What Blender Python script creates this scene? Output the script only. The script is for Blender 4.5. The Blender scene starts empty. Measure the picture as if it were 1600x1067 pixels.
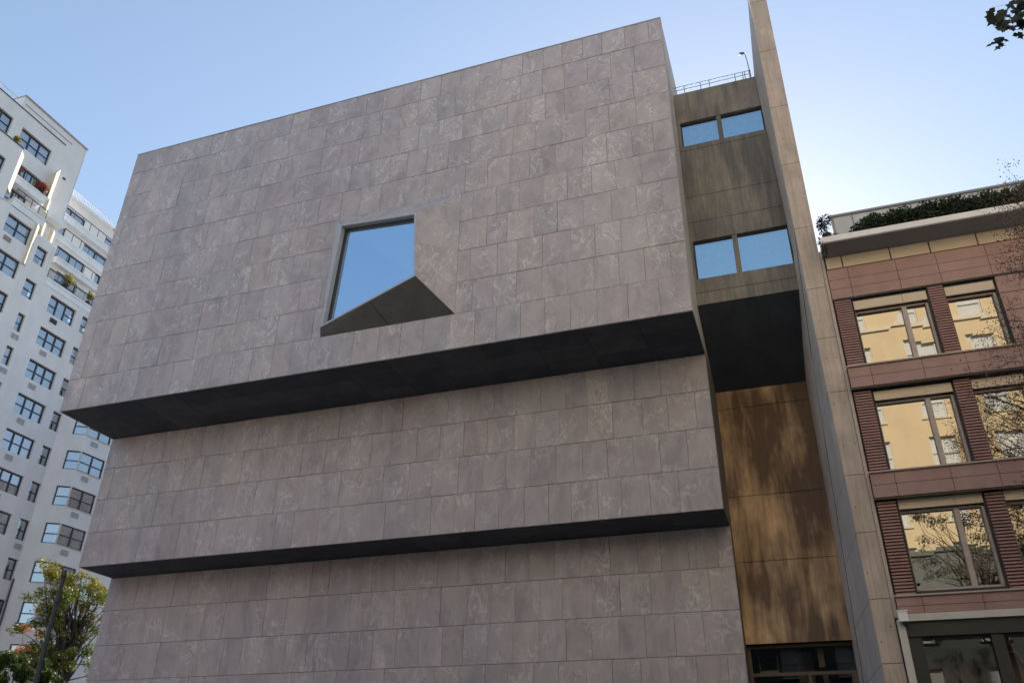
import bpy, math, random
from mathutils import Vector, Matrix
R = math.radians
random.seed(7)
scene = bpy.context.scene
C = scene.collection

# ------------------------------------------------------------------ camera, sky, sun, exposure
yaw, pitch, roll = -0.336897795, 0.514656277, 0.0131779222
fwd = Vector((math.sin(yaw)*math.cos(pitch), math.cos(yaw)*math.cos(pitch), math.sin(pitch)))
rt = Vector((math.cos(yaw), -math.sin(yaw), 0)); up = rt.cross(fwd)
rt2 = math.cos(roll)*rt + math.sin(roll)*up; up2 = -math.sin(roll)*rt + math.cos(roll)*up
cd = bpy.data.cameras.new('camera'); cam = bpy.data.objects.new('camera', cd); C.objects.link(cam)
m = Matrix((rt2, up2, -fwd)).transposed().to_4x4(); m.translation = (0, 0, 1.6)
cam.matrix_world = m
cd.sensor_width = 36; cd.lens = 1303.95/1600*36; cd.clip_end = 3000
scene.camera = cam
SUN_EL, SUN_AZ = 29.0, -4.0
w = bpy.data.worlds.new('World'); scene.world = w; w.use_nodes = True
nt = w.node_tree; nt.nodes.clear()
out = nt.nodes.new('ShaderNodeOutputWorld'); bg = nt.nodes.new('ShaderNodeBackground')
sk = nt.nodes.new('ShaderNodeTexSky'); sk.sky_type = 'NISHITA'; sk.sun_disc = False
sk.sun_elevation = R(SUN_EL); sk.sun_rotation = R(SUN_AZ); sk.air_density = 1.0; sk.dust_density = 0.3; sk.ozone_density = 1.3
bg.inputs['Strength'].default_value = 0.118
gm = nt.nodes.new('ShaderNodeGamma'); gm.inputs['Gamma'].default_value = 0.72
hs_ = nt.nodes.new('ShaderNodeHueSaturation'); hs_.inputs['Saturation'].default_value = 1.08
nt.links.new(sk.outputs[0], gm.inputs[0]); nt.links.new(gm.outputs[0], hs_.inputs['Color']); nt.links.new(hs_.outputs[0], bg.inputs[0]); nt.links.new(bg.outputs[0], out.inputs[0])
sl = bpy.data.lights.new('sun', 'SUN'); so = bpy.data.objects.new('sun', sl); C.objects.link(so)
sl.energy = 2.8; sl.angle = R(0.5); sl.color = (1.0, 0.94, 0.86)
sd = Vector((math.sin(R(SUN_AZ))*math.cos(R(SUN_EL)), math.cos(R(SUN_AZ))*math.cos(R(SUN_EL)), math.sin(R(SUN_EL))))
so.rotation_euler = sd.to_track_quat('Z', 'Y').to_euler()
vs = scene.view_settings; vs.view_transform = 'Standard'; vs.look = 'None'; vs.gamma = 1; vs.use_curve_mapping = False
vs.exposure = 1.5

# ------------------------------------------------------------------ materials
def newmat(name):
    mt = bpy.data.materials.new(name); mt.use_nodes = True
    n = mt.node_tree; b = n.nodes['Principled BSDF']
    return mt, n, b
def N(n, t, **k):
    o = n.nodes.new(t)
    for a, v in k.items():
        if a in ('op',): o.operation = v
        else: setattr(o, a, v)
    return o
def ramp(n, src, stops):
    r = n.nodes.new('ShaderNodeValToRGB'); e = r.color_ramp.elements
    while len(e) < len(stops): e.new(0.5)
    for i, (p, c) in enumerate(stops):
        e[i].position = p; e[i].color = (*c, 1) if len(c) == 3 else c
    n.links.new(src, r.inputs[0]); return r.outputs[0]
def noise(n, vec, scale, detail=4, rough=0.55, dist=0.0):
    o = n.nodes.new('ShaderNodeTexNoise'); o.inputs['Scale'].default_value = scale
    o.inputs['Detail'].default_value = detail; o.inputs['Roughness'].default_value = rough
    o.inputs['Distortion'].default_value = dist
    if vec is not None: n.links.new(vec, o.inputs['Vector'])
    return o.outputs['Fac']
def scaled(n, vec, s):
    o = n.nodes.new('ShaderNodeMapping'); o.inputs['Scale'].default_value = s
    n.links.new(vec, o.inputs['Vector']); return o.outputs[0]
def mixc(n, fac, a, b, mode='MIX'):
    o = n.nodes.new('ShaderNodeMix'); o.data_type = 'RGBA'; o.blend_type = mode
    for v, i in ((fac, 0), (a, 6), (b, 7)):
        if hasattr(v, 'links') or hasattr(v, 'is_linked'): n.links.new(v, o.inputs[i])
        else: o.inputs[i].default_value = v if i == 0 else (*v, 1)
    return o.outputs[2]
def mathn(n, op, a, b=None):
    o = n.nodes.new('ShaderNodeMath'); o.operation = op
    for i, v in enumerate((a, b)):
        if v is None: continue
        if hasattr(v, 'is_linked'): n.links.new(v, o.inputs[i])
        else: o.inputs[i].default_value = v
    return o.outputs[0]
def bump(n, b, h, strength=0.3, dist=0.02):
    o = n.nodes.new('ShaderNodeBump'); o.inputs['Strength'].default_value = strength; o.inputs['Distance'].default_value = dist
    n.links.new(h, o.inputs['Height']); n.links.new(o.outputs[0], b.inputs['Normal'])

def plain(name, col, rough=0.7, var=0.12, scale=3.0, metal=0.0, bmp=0.1, streak=0.0):
    mt, n, b = newmat(name)
    pos = n.nodes.new('ShaderNodeNewGeometry').outputs['Position']
    f = noise(n, pos, scale, 5, 0.6)
    f2 = noise(n, scaled(n, pos, (1, 1, 0.12)), scale*1.7, 4, 0.6)
    lo = tuple(c*(1-var) for c in col); hi = tuple(min(1, c*(1+var)) for c in col)
    c = ramp(n, f, [(0.3, lo), (0.7, hi)])
    if streak:
        dk = ramp(n, f2, [(0.42, (1, 1, 1)), (0.75, (1-streak,)*3)])
        c = mixc(n, 1.0, c, dk, 'MULTIPLY')
    n.links.new(c, b.inputs['Base Color']); b.inputs['Roughness'].default_value = rough; b.inputs['Metallic'].default_value = metal
    if bmp: bump(n, b, noise(n, pos, scale*12, 3), bmp, 0.01)
    return mt

def granite():
    mt, n, b = newmat('flamed_granite')
    pos = n.nodes.new('ShaderNodeNewGeometry').outputs['Position']
    at = n.nodes.new('ShaderNodeAttribute'); at.attribute_name = 'tint'; t = at.outputs['Fac']
    t2 = mathn(n, 'FRACT', mathn(n, 'MULTIPLY', t, 37.3)); t3 = mathn(n, 'FRACT', mathn(n, 'MULTIPLY', t, 91.7))
    cb = n.nodes.new('ShaderNodeCombineXYZ'); 
    n.links.new(mathn(n, 'MULTIPLY', t, 60), cb.inputs[0]); n.links.new(mathn(n, 'MULTIPLY', t2, 50), cb.inputs[1]); n.links.new(mathn(n, 'MULTIPLY', t3, 40), cb.inputs[2])
    ad = N(n, 'ShaderNodeVectorMath'); ad.operation = 'ADD'; n.links.new(pos, ad.inputs[0]); n.links.new(cb.outputs[0], ad.inputs[1])
    v = ad.outputs[0]
    base = ramp(n, t, [(0.0, (0.392, 0.348, 0.376)), (0.2, (0.412, 0.370, 0.382)), (0.4, (0.384, 0.358, 0.374)), (0.6, (0.416, 0.368, 0.372)), (0.8, (0.396, 0.358, 0.368)), (1.0, (0.398, 0.346, 0.356))])
    br = mathn(n, 'ADD', mathn(n, 'MULTIPLY', t2, 0.09), 0.985)
    base = mixc(n, 1.0, base, N2(n, br), 'MULTIPLY')
    cloud = ramp(n, noise(n, scaled(n, v, (1, 1, 0.55)), 1.5, 6, 0.62, 0.8), [(0.3, (0.80, 0.79, 0.81)), (0.5, (1, 1, 1)), (0.72, (1.16, 1.15, 1.13))])
    base = mixc(n, 1.0, base, cloud, 'MULTIPLY')
    # pale cleft veins: thin ridges of a warped noise, only in patches
    nv = noise(n, scaled(n, v, (1.5, 1, 1.0)), 1.1, 3.5, 0.55, 1.6)
    r = mathn(n, 'ABSOLUTE', mathn(n, 'SUBTRACT', nv, 0.5))
    line = ramp(n, r, [(0.0, (1, 1, 1)), (0.014, (0.45,)*3), (0.036, (0, 0, 0))])
    mask = ramp(n, noise(n, v, 0.9, 2, 0.5), [(0.44, (0, 0, 0)), (0.58, (1, 1, 1))])
    vf = mathn(n, 'MULTIPLY', mathn(n, 'MULTIPLY', line, mask), 0.70)
    nv2 = noise(n, scaled(n, v, (1, 1, 2.2)), 2.6, 3, 0.6, 2.2)
    r2 = mathn(n, 'ABSOLUTE', mathn(n, 'SUBTRACT', nv2, 0.52))
    l2 = ramp(n, r2, [(0.0, (1, 1, 1)), (0.02, (0, 0, 0))])
    m2 = ramp(n, noise(n, v, 1.6, 2, 0.5), [(0.52, (0, 0, 0)), (0.66, (1, 1, 1))])
    vf = mathn(n, 'ADD', vf, mathn(n, 'MULTIPLY', mathn(n, 'MULTIPLY', l2, m2), 0.34))
    c = mixc(n, vf, base, (0.66, 0.65, 0.66))
    speck = ramp(n, noise(n, v, 55, 3, 0.7), [(0.35, (0.86,)*3), (0.65, (1.13,)*3)])
    c = mixc(n, 1.0, c, speck, 'MULTIPLY')
    # large rain weathering over the whole face
    wth = ramp(n, noise(n, scaled(n, pos, (1, 1, 0.25)), 0.45, 5, 0.6), [(0.35, (0.88, 0.88, 0.9)), (0.65, (1.08, 1.06, 1.03))])
    c = mixc(n, 1.0, c, wth, 'MULTIPLY')
    n.links.new(c, b.inputs['Base Color'])
    b.inputs['Roughness'].default_value = 0.62
    h = mathn(n, 'ADD', mathn(n, 'MULTIPLY', noise(n, v, 7, 6, 0.65, 0.6), 1.0), mathn(n, 'MULTIPLY', r, -1.6))
    bump(n, b, h, 0.55, 0.03)
    return mt
def N2(n, val):
    o = n.nodes.new('ShaderNodeCombineColor')
    for i in range(3): n.links.new(val, o.inputs[i])
    return o.outputs[0]

def concrete(name, col, stain_shade, amount=0.5, board=9.0, blotch=1.0, soft=0.5):
    """board-formed concrete with run-off streaks and patches of a second colour, staining mixed with painted light"""
    mt, n, b = newmat(name)
    pos = n.nodes.new('ShaderNodeNewGeometry').outputs['Position']
    f = noise(n, pos, 1.3, 6, 0.6)
    c = ramp(n, f, [(0.3, tuple(x*0.82 for x in col)), (0.7, tuple(x*1.14 for x in col))])
    st = noise(n, scaled(n, pos, (1, 1, 0.10)), 3.2, 6, 0.62, 0.3)
    bl = noise(n, scaled(n, pos, (1, 1, 0.5)), 0.55*blotch, 4, 0.55)
    s = mathn(n, 'ADD', mathn(n, 'MULTIPLY', st, 0.42+0.18*(amount < .95)), mathn(n, 'MULTIPLY', bl, 0.55+0.27*(amount > .95)))
    p0 = 0.50-0.075*(amount > .95); fac = ramp(n, s, [(p0, (0,)*3), (p0+0.18*soft, (amount,)*3)])  # on the recess the blotches leave broad bright patches imitating reflected sun
    c = mixc(n, fac, c, stain_shade)
    fine = ramp(n, noise(n, scaled(n, pos, (1, 1, 0.06)), board*2.2, 4, 0.7), [(0.3, (0.8,)*3), (0.7, (1.14,)*3)])
    c = mixc(n, 1.0, c, fine, 'MULTIPLY')
    pore = ramp(n, noise(n, pos, 22, 3, 0.6), [(0.24, (0.45,)*3), (0.32, (1,)*3)])
    c = mixc(n, 1.0, c, pore, 'MULTIPLY')
    n.links.new(c, b.inputs['Base Color']); b.inputs['Roughness'].default_value = 0.85
    bump(n, b, noise(n, scaled(n, pos, (1, 1, 0.1)), board, 5, 0.6), 0.4, 0.02)
    return mt

def glass(name, refl=0.4, tint=(0.55, 0.62, 0.66), gtint=(0.93, 0.97, 1.0), wob=0.0, rough=0.01):
    mt = bpy.data.materials.new(name); mt.use_nodes = True; n = mt.node_tree; n.nodes.clear()
    o = n.nodes.new('ShaderNodeOutputMaterial'); mx = n.nodes.new('ShaderNodeMixShader')
    tr = n.nodes.new('ShaderNodeBsdfTransparent'); tr.inputs[0].default_value = (*tint, 1)
    gl = n.nodes.new('ShaderNodeBsdfGlossy'); gl.inputs['Color'].default_value = (*gtint, 1); gl.inputs['Roughness'].default_value = rough
    lw = n.nodes.new('ShaderNodeFresnel'); lw.inputs['IOR'].default_value = 1.5
    f = mathn(n, 'ADD', mathn(n, 'MULTIPLY', lw.outputs[0], 1-refl), refl)
    n.links.new(f, mx.inputs[0]); n.links.new(tr.outputs[0], mx.inputs[1]); n.links.new(gl.outputs[0], mx.inputs[2]); n.links.new(mx.outputs[0], o.inputs[0])
    if wob:
        pos = n.nodes.new('ShaderNodeNewGeometry').outputs['Position']
        bp = n.nodes.new('ShaderNodeBump'); bp.inputs['Strength'].default_value = wob; bp.inputs['Distance'].default_value = 0.02
        n.links.new(noise(n, pos, 0.9, 2, 0.4), bp.inputs['Height']); n.links.new(bp.outputs[0], gl.inputs['Normal'])
    return mt

def leafmat(name, cols, rough=0.55):
    mt, n, b = newmat(name)
    pos = n.nodes.new('ShaderNodeNewGeometry')
    c = ramp(n, pos.outputs['Random Per Island'], [(i/max(1, len(cols)-1), c) for i, c in enumerate(cols)])
    n.links.new(c, b.inputs['Base Color']); b.inputs['Roughness'].default_value = rough
    tl = n.nodes.new('ShaderNodeBsdfTranslucent'); n.links.new(c, tl.inputs[0])
    mx = n.nodes.new('ShaderNodeMixShader'); mx.inputs[0].default_value = 0.4
    o = n.nodes['Material Output']
    n.links.new(b.outputs[0], mx.inputs[1]); n.links.new(tl.outputs[0], mx.inputs[2]); n.links.new(mx.outputs[0], o.inputs[0])
    return mt

M = dict(
    granite=granite(),
    backing=plain('dark_mortar_backing', (0.05, 0.047, 0.05), 0.9),
    soffit=plain('shade_toned_granite_soffit', (0.056, 0.068, 0.090), 0.8, 0.2, 1.2, streak=0.2),  # granite darkened in the colour for the shade under the overhangs
    fin_front=concrete('tan_concrete', (0.50, 0.41, 0.35), (0.39, 0.33, 0.29), 0.5, 6, 2.0, 1.0),  # one concrete in per-face tones, each face's lighting put into the colour
    fin_side=concrete('grey_concrete', (0.60, 0.55, 0.51), (0.42, 0.38, 0.35), 0.6, 12),
    link_wall=concrete('shade_toned_stained_concrete', (0.25, 0.228, 0.195), (0.125, 0.122, 0.122), 0.92, 9, 1.0, 0.9),  # darker copy of the same concrete: link shade in the colour, plus stains
    recess=concrete('sun_patched_stained_concrete', (0.86, 0.58, 0.33), (0.14, 0.09, 0.062), 0.96, 7, 1.4, 1.5),  # bright ochre patches stand in for reflected sun, dark streaks are stains
    soffit_b=plain('shade_toned_granite_soffit_b', (0.070, 0.080, 0.098), 0.75, 0.2, 1.2, streak=0.2),  # second granite tone darkened for the shaded soffit panels
    oculus_shade=plain('oculus_underside_shade_granite', (0.055, 0.052, 0.052), 0.7, 0.2, 2),  # granite with the shade of its downward face put into the colour
    oculus_frame=plain('grey_stone_frame', (0.40, 0.41, 0.45), 0.6, 0.08, 4),
    darkmetal=plain('dark_metal', (0.03, 0.032, 0.036), 0.45, 0.1, 3),
    bronze=plain('bronze_frame', (0.13, 0.085, 0.055), 0.5, 0.15, 4),
    void=plain('dark_interior', (0.02, 0.021, 0.022), 0.9),
    glass_blue=glass('reflective_blue_glass', 0.60, (0.50, 0.75, 1.0), (0.76, 0.94, 1.0), 0.01),
    glass_oculus=glass('dark_blue_glass', 0.17, (0.42, 0.58, 0.74), (0.56, 0.74, 0.88), 0.02),
    glass_win=glass('window_glass', 0.36, (0.9, 0.93, 0.94), (0.92, 0.97, 1.0), 0.05),
    glass_nb=glass('mirror_like_window_glass', 0.30, (0.25, 0.25, 0.25), (1.0, 0.94, 0.84), 0.02),
    glass_store=glass('storefront_glass', 0.03, (0.6, 0.58, 0.55), (1, 1, 1)),
    curtain=plain('pale_curtain', (0.55, 0.6, 0.66), 0.9, 0.1, 6),
    curtain_dim=plain('slate_curtain', (0.13, 0.17, 0.20), 0.9, 0.1, 6),
    blind=plain('cream_blind', (0.62, 0.61, 0.57), 0.8, 0.06, 4),
    blind_grey=plain('grey_blind', (0.42, 0.43, 0.43), 0.8, 0.1, 4),
    blind_tan=plain('tan_blind', (0.62, 0.45, 0.29), 0.8, 0.1, 4),
    white_wall=plain('painted_white_brick', (0.84, 0.80, 0.775), 0.8, 0.05, 0.7, bmp=0.25, streak=0.07),
    sun_toned_wall=plain('sun_toned_white_wall', (0.72, 0.64, 0.46), 0.8, 0.06, 0.8, streak=0.1),  # white wall turned cream: sunlight on the angled ends put into the colour
    slab=plain('white_balcony_concrete', (0.86, 0.87, 0.88), 0.7, 0.06, 1, streak=0.1),
    winframe=plain('black_window_frame', (0.035, 0.04, 0.055), 0.4, 0.1, 4),
    ac=plain('white_vent_grille', (0.55, 0.55, 0.55), 0.6, 0.1, 5),
    acdark=plain('brown_vent_grille', (0.1, 0.07, 0.06), 0.6, 0.1, 5),
    terracotta=plain('brown_terracotta', (0.355, 0.215, 0.195), 0.6, 0.12, 1.3, bmp=0.15, streak=0.1),
    rib=plain('ribbed_terracotta', (0.33, 0.185, 0.165), 0.55, 0.16, 2.5),
    beige=plain('beige_metal_panel', (0.62, 0.50, 0.38), 0.55, 0.06, 1.5),
    cornice=plain('pale_stone_cornice', (0.80, 0.76, 0.75), 0.7, 0.08, 2, streak=0.1),
    soffit_nb=plain('grey_soffit', (0.26, 0.27, 0.30), 0.8, 0.06),
    trim=plain('taupe_trim', (0.44, 0.36, 0.32), 0.6, 0.1, 3),
    white=plain('white_painted_metal', (0.56, 0.52, 0.47), 0.5, 0.06, 3),
    whiteplastic=plain('white_plastic', (0.78, 0.78, 0.78), 0.35, 0.02),
    glass_pent=plain('pale_penthouse_panel', (0.50, 0.52, 0.55), 0.5, 0.08, 2),
    steel=plain('galvanised_steel', (0.28, 0.29, 0.31), 0.45, 0.1, 3, metal=0.4),
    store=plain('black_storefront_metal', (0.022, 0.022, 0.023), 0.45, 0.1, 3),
    storeroom=plain('brown_shop_interior', (0.42, 0.29, 0.26), 0.8, 0.3, 0.9),
    asphalt=plain('asphalt', (0.04, 0.04, 0.042), 0.9, 0.2, 2),
    paving=plain('concrete_paving', (0.16, 0.155, 0.15), 0.85, 0.1, 1.5),
    earth=plain('city_ground', (0.12, 0.115, 0.11), 0.9, 0.2, 0.2),
    paint=plain('white_road_paint', (0.75, 0.75, 0.73), 0.7),
    yellowpaint=plain('yellow_road_paint', (0.65, 0.45, 0.08), 0.7),
    opp=plain('sunlit_yellow_brick', (0.70, 0.55, 0.33), 0.85, 0.06, 0.8, bmp=0.2, streak=0.08),
    opp_trim=plain('pale_limestone', (0.68, 0.60, 0.45), 0.8, 0.06, 1),
    opp_base=plain('dark_green_stone', (0.10, 0.11, 0.09), 0.6, 0.2, 1),
    opp_low=plain('grey_brownstone', (0.52, 0.43, 0.36), 0.85, 0.1, 1),
    bark=plain('grey_bark', (0.09, 0.075, 0.06), 0.9, 0.3, 5),
    pole=plain('dark_green_lamp_pole', (0.035, 0.04, 0.045), 0.5, 0.1, 4),
    gingko=leafmat('gingko_leaves', [(0.08, 0.12, 0.02), (0.18, 0.21, 0.04), (0.11, 0.16, 0.03), (0.28, 0.26, 0.04)]),
    gingko_top=leafmat('yellow_gingko_leaves', [(0.26, 0.25, 0.03), (0.40, 0.32, 0.03), (0.18, 0.21, 0.04)]),
    green=leafmat('green_leaves', [(0.035, 0.07, 0.015), (0.07, 0.11, 0.02), (0.05, 0.085, 0.02), (0.12, 0.15, 0.03)]),
    dark=leafmat('dark_plane_leaves', [(0.02, 0.035, 0.025), (0.035, 0.05, 0.03)]),
    hedge=leafmat('hedge_leaves', [(0.02, 0.035, 0.02), (0.04, 0.06, 0.03), (0.03, 0.05, 0.03), (0.09, 0.11, 0.04)]),
    red=leafmat('red_leaves', [(0.35, 0.06, 0.04), (0.5, 0.14, 0.08), (0.28, 0.08, 0.05)]),
    rust=leafmat('rusty_leaves', [(0.20, 0.11, 0.08), (0.14, 0.08, 0.065), (0.22, 0.15, 0.09), (0.10, 0.085, 0.05)]),
    orange=leafmat('orange_leaves', [(0.45, 0.17, 0.05), (0.55, 0.25, 0.12), (0.3, 0.14, 0.05)]),
    yellowplant=leafmat('yellow_green_leaves', [(0.3, 0.28, 0.06), (0.42, 0.36, 0.12), (0.12, 0.16, 0.04)]),
)

# ------------------------------------------------------------------ builders
def mk(name, verts, faces, mat, parent=None, smooth=False, **props):
    me = bpy.data.meshes.new(name); me.from_pydata(verts, [], faces); me.update()
    if smooth:
        for p in me.polygons: p.use_smooth = True
    me.materials.append(M[mat] if isinstance(mat, str) else mat)
    o = bpy.data.objects.new(name, me); C.objects.link(o)
    if parent is not None:
        o.parent = parent; o.matrix_parent_inverse = parent.matrix_world.inverted()
    for k, v in props.items(): o[k] = v
    return o
def thing(name, label, cat, loc=(0, 0, 0), group=None):
    o = bpy.data.objects.new(name, None); C.objects.link(o); o.location = loc; o.empty_display_size = 0.3
    o.matrix_world = Matrix.Translation(loc)
    o['label'] = label; o['category'] = cat
    if group: o['group'] = group
    return o
def tag(o, label, cat, group=None):
    o['label'] = label; o['category'] = cat
    if group: o['group'] = group
    return o
class MB:
    def __init__(s): s.v = []; s.f = []
    def box(s, x0, x1, y0, y1, z0, z1):
        b = len(s.v)
        s.v += [(x0,y0,z0),(x1,y0,z0),(x1,y1,z0),(x0,y1,z0),(x0,y0,z1),(x1,y0,z1),(x1,y1,z1),(x0,y1,z1)]
        s.f += [tuple(b+i for i in q) for q in ((0,3,2,1),(4,5,6,7),(0,1,5,4),(1,2,6,5),(2,3,7,6),(3,0,4,7))]
        return s
    def hexa(s, pts):
        b = len(s.v); s.v += [tuple(p) for p in pts]
        s.f += [tuple(b+i for i in q) for q in ((0,3,2,1),(4,5,6,7),(0,1,5,4),(1,2,6,5),(2,3,7,6),(3,0,4,7))]
        return s
    def fbox(s, F, u0, u1, z0, z1, n0, n1):
        return s.hexa([F(u0,z0,n0),F(u1,z0,n0),F(u1,z0,n1),F(u0,z0,n1),F(u0,z1,n0),F(u1,z1,n0),F(u1,z1,n1),F(u0,z1,n1)])
    def poly(s, pts):
        b = len(s.v); s.v += [tuple(p) for p in pts]; s.f.append(tuple(range(b, b+len(pts)))); return s
    def tube(s, pts, rad, k=8):
        pts = [Vector(p) for p in pts]; rings = []
        if not hasattr(rad, '__len__'): rad = [rad]*len(pts)
        for i, p in enumerate(pts):
            d = (pts[min(i+1, len(pts)-1)]-pts[max(i-1, 0)]).normalized()
            a = d.orthogonal().normalized() if i == 0 else (a - d*a.dot(d)).normalized()
            c = d.cross(a); b = len(s.v)
            for j in range(k):
                t = 2*math.pi*j/k; s.v.append(tuple(p+(a*math.cos(t)+c*math.sin(t))*rad[i]))
            rings.append(b)
        for r0, r1 in zip(rings, rings[1:]):
            for j in range(k): s.f.append((r0+j, r0+(j+1)%k, r1+(j+1)%k, r1+j))
        s.f.append(tuple(rings[0]+j for j in reversed(range(k)))); s.f.append(tuple(rings[-1]+j for j in range(k)))
        return s
    def prism(s, plan, z0, z1):
        b = len(s.v); k = len(plan)
        s.v += [(x, y, z0) for x, y in plan]+[(x, y, z1) for x, y in plan]
        for i in range(k): s.f.append((b+i, b+(i+1)%k, b+k+(i+1)%k, b+k+i))
        s.f.append(tuple(b+i for i in reversed(range(k)))); s.f.append(tuple(b+k+i for i in range(k)))
        return s
    def wall(s, F, u0, u1, z0, z1, holes, depth):
        """sheet of a wall in frame F with rectangular holes and reveals"""
        us = sorted({u0, u1, *[h[0] for h in holes], *[h[1] for h in holes]}); us = [u for u in us if u0 <= u <= u1]
        zs = sorted({z0, z1, *[h[2] for h in holes], *[h[3] for h in holes]}); zs = [z for z in zs if z0 <= z <= z1]
        for a, b_ in zip(us, us[1:]):
            for c, d in zip(zs, zs[1:]):
                mu, mz = (a+b_)/2, (c+d)/2
                if any(h[0] < mu < h[1] and h[2] < mz < h[3] for h in holes): continue
                s.poly([F(a,c,0),F(b_,c,0),F(b_,d,0),F(a,d,0)])
        for (a, b_, c, d) in holes:
            s.poly([F(a,c,0),F(a,d,0),F(a,d,-depth),F(a,c,-depth)]); s.poly([F(b_,c,0),F(b_,c,-depth),F(b_,d,-depth),F(b_,d,0)])
            s.poly([F(a,c,0),F(a,c,-depth),F(b_,c,-depth),F(b_,c,0)]); s.poly([F(a,d,0),F(b_,d,0),F(b_,d,-depth),F(a,d,-depth)])
        return s
    def build(s, name, mat, parent=None, smooth=False, **props): return mk(name, s.v, s.f, mat, parent, smooth, **props)
def bx(name, x0, x1, y0, y1, z0, z1, mat, parent=None, **props):
    return MB().box(x0, x1, y0, y1, z0, z1).build(name, mat, parent, **props)
def frame(ox, oy, ux, uy, nx, ny):
    return lambda u, z, n=0: (ox+ux*u+nx*n, oy+uy*u+ny*n, z)

def leaves(name, mat, parent, centres, n, size, seed=1, flat=0.6, **props):
    """many small leaf faces spread through clumps; centres = (x, y, z, rx, ry, rz)"""
    rnd = random.Random(seed); v = []; f = []
    wts = [c[3]*c[4]*c[5] for c in centres]
    for i in range(n):
        c = rnd.choices(centres, wts)[0]
        d = Vector((rnd.gauss(0, 1), rnd.gauss(0, 1), rnd.gauss(0, 1))).normalized()
        r = rnd.random()**0.45
        p = Vector((c[0]+d.x*r*c[3], c[1]+d.y*r*c[4], c[2]+d.z*r*c[5]))
        a = Vector((rnd.gauss(0, 1), rnd.gauss(0, 1), rnd.gauss(0, flat))).normalized()
        b = a.cross(Vector((rnd.gauss(0, 1), rnd.gauss(0, 1), rnd.gauss(0, 1)))).normalized()
        s_ = size*(0.6+0.8*rnd.random()); k = len(v)
        v += [tuple(p-a*s_*.5), tuple(p+b*s_*.38), tuple(p+a*s_*.5), tuple(p-b*s_*.38)]; f.append((k, k+1, k+2, k+3))
    return mk(name, v, f, mat, parent, **props)
def clumps(rnd, box, n, r):
    x0, x1, y0, y1, z0, z1 = box
    return [(rnd.uniform(x0, x1), rnd.uniform(y0, y1), rnd.uniform(z0, z1), r*rnd.uniform(.6, 1.4), r*rnd.uniform(.6, 1.4), r*rnd.uniform(.4, .9)) for _ in range(n)]
def limbs(mb, rnd, base, tips, rad):
    for t in tips:
        b = Vector(base); t = Vector(t); L = (t-b).length
        mid1 = b.lerp(t, .35)+Vector((rnd.uniform(-.1, .1), rnd.uniform(-.1, .1), rnd.uniform(0, .12)))*L
        mid2 = b.lerp(t, .7)+Vector((rnd.uniform(-.08, .08), rnd.uniform(-.08, .08), rnd.uniform(-.02, .08)))*L
        mb.tube([b, mid1, mid2, t], [rad, rad*.6, rad*.35, rad*.12], 5)

# ------------------------------------------------------------------ ground and streets
bx('ground', -900, 900, -900, 900, -0.5, -0.16, 'earth', kind='structure')
bx('road', -400, 400, 3.2, 17.6, -0.16, -0.12, 'asphalt', kind='structure')
bx('side_road', -43, -33, 17.6, 300, -0.16, -0.124, 'asphalt', kind='structure')
pv = MB()
pv.box(-31.5, 200, 17.6, 24, -0.16, 0.0).box(-200, -44.5, 17.6, 24, -0.16, 0.0)
pv.build('pavement', 'paving', kind='structure')
MB().box(-31.5, -28.2, 24, 120, -0.16, 0.0).box(-50, -44.5, 24, 120, -0.16, 0.0).build('pavement', 'paving', kind='structure')
bx('pavement', -200, 200, -2.2, 3.2, -0.16, 0.0, 'paving', kind='structure')
mb = MB()
for i in range(30):
    for y in (6.8, 13.9): mb.box(-90+i*6, -87+i*6, y, y+.12, -0.12, -0.116)
mb.build('road_markings', 'paint', kind='structure')

# ------------------------------------------------------------------ granite museum building
XL, XR = -27.788, -2.076
D1, D2, D3 = 23.414, 26.439, 28.30
ZT, ZB1, ZB2, ZB3 = 29.503, 15.712, 10.112, 4.60
LY = 25.30
mus = thing('museum_building', 'massive stepped museum clad in grey granite with one slanted trapezoid window', 'museum', (-15, 30, 0))
def row_zs():
    rows = []
    top = [29.503, 28.28, 26.87, 25.48, 24.07, 22.63, 21.25, 19.88, 18.48, 17.14, 15.712]
    for a, b in zip(top, top[1:]): rows.append((b, a, D1))
    mid = [15.70, 14.31, 12.93, 11.52, 10.112]
    for a, b in zip(mid, mid[1:]): rows.append((b, a, D2))
    low = [10.10, 8.75, 7.37, 6.03, 4.60]
    for a, b in zip(low, low[1:]): rows.append((b, a, D3))
    return rows
row_zs_ = row_zs
# cores behind the cladding (also roof and soffits), notched where the window opens
T = 0.06
WX0, WX1, WZ0, WZ1 = -15.86, -10.38, 17.14, 22.63
co = MB()
co.box(XL+.01, WX0, D1+T, 60, ZB1+.03, ZT-.02).box(WX1, XR-.01, D1+T, 60, ZB1+.03, ZT-.02)
co.box(WX0, WX1, D1+T, 60, ZB1+.03, WZ0).box(WX0, WX1, D1+T, 60, WZ1, ZT-.02).box(WX0, WX1, 26, 60, WZ0, WZ1)
co.box(XL+.01, XR-.01, D2+T, 60, ZB2+.03, ZB1+.03).box(XL+.01, XR-.01, D3+T, 60, ZB3+.03, ZB2+.03)
co.box(XL+.8, XR-.3, D3+4, 60, 0, ZB3+.03)
co.build('wall', 'backing', mus)
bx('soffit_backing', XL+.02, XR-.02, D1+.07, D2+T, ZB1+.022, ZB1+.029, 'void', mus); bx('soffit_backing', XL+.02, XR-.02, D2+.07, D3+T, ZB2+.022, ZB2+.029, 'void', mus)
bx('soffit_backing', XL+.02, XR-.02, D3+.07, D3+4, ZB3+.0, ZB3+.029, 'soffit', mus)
srn = random.Random(3)
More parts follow.
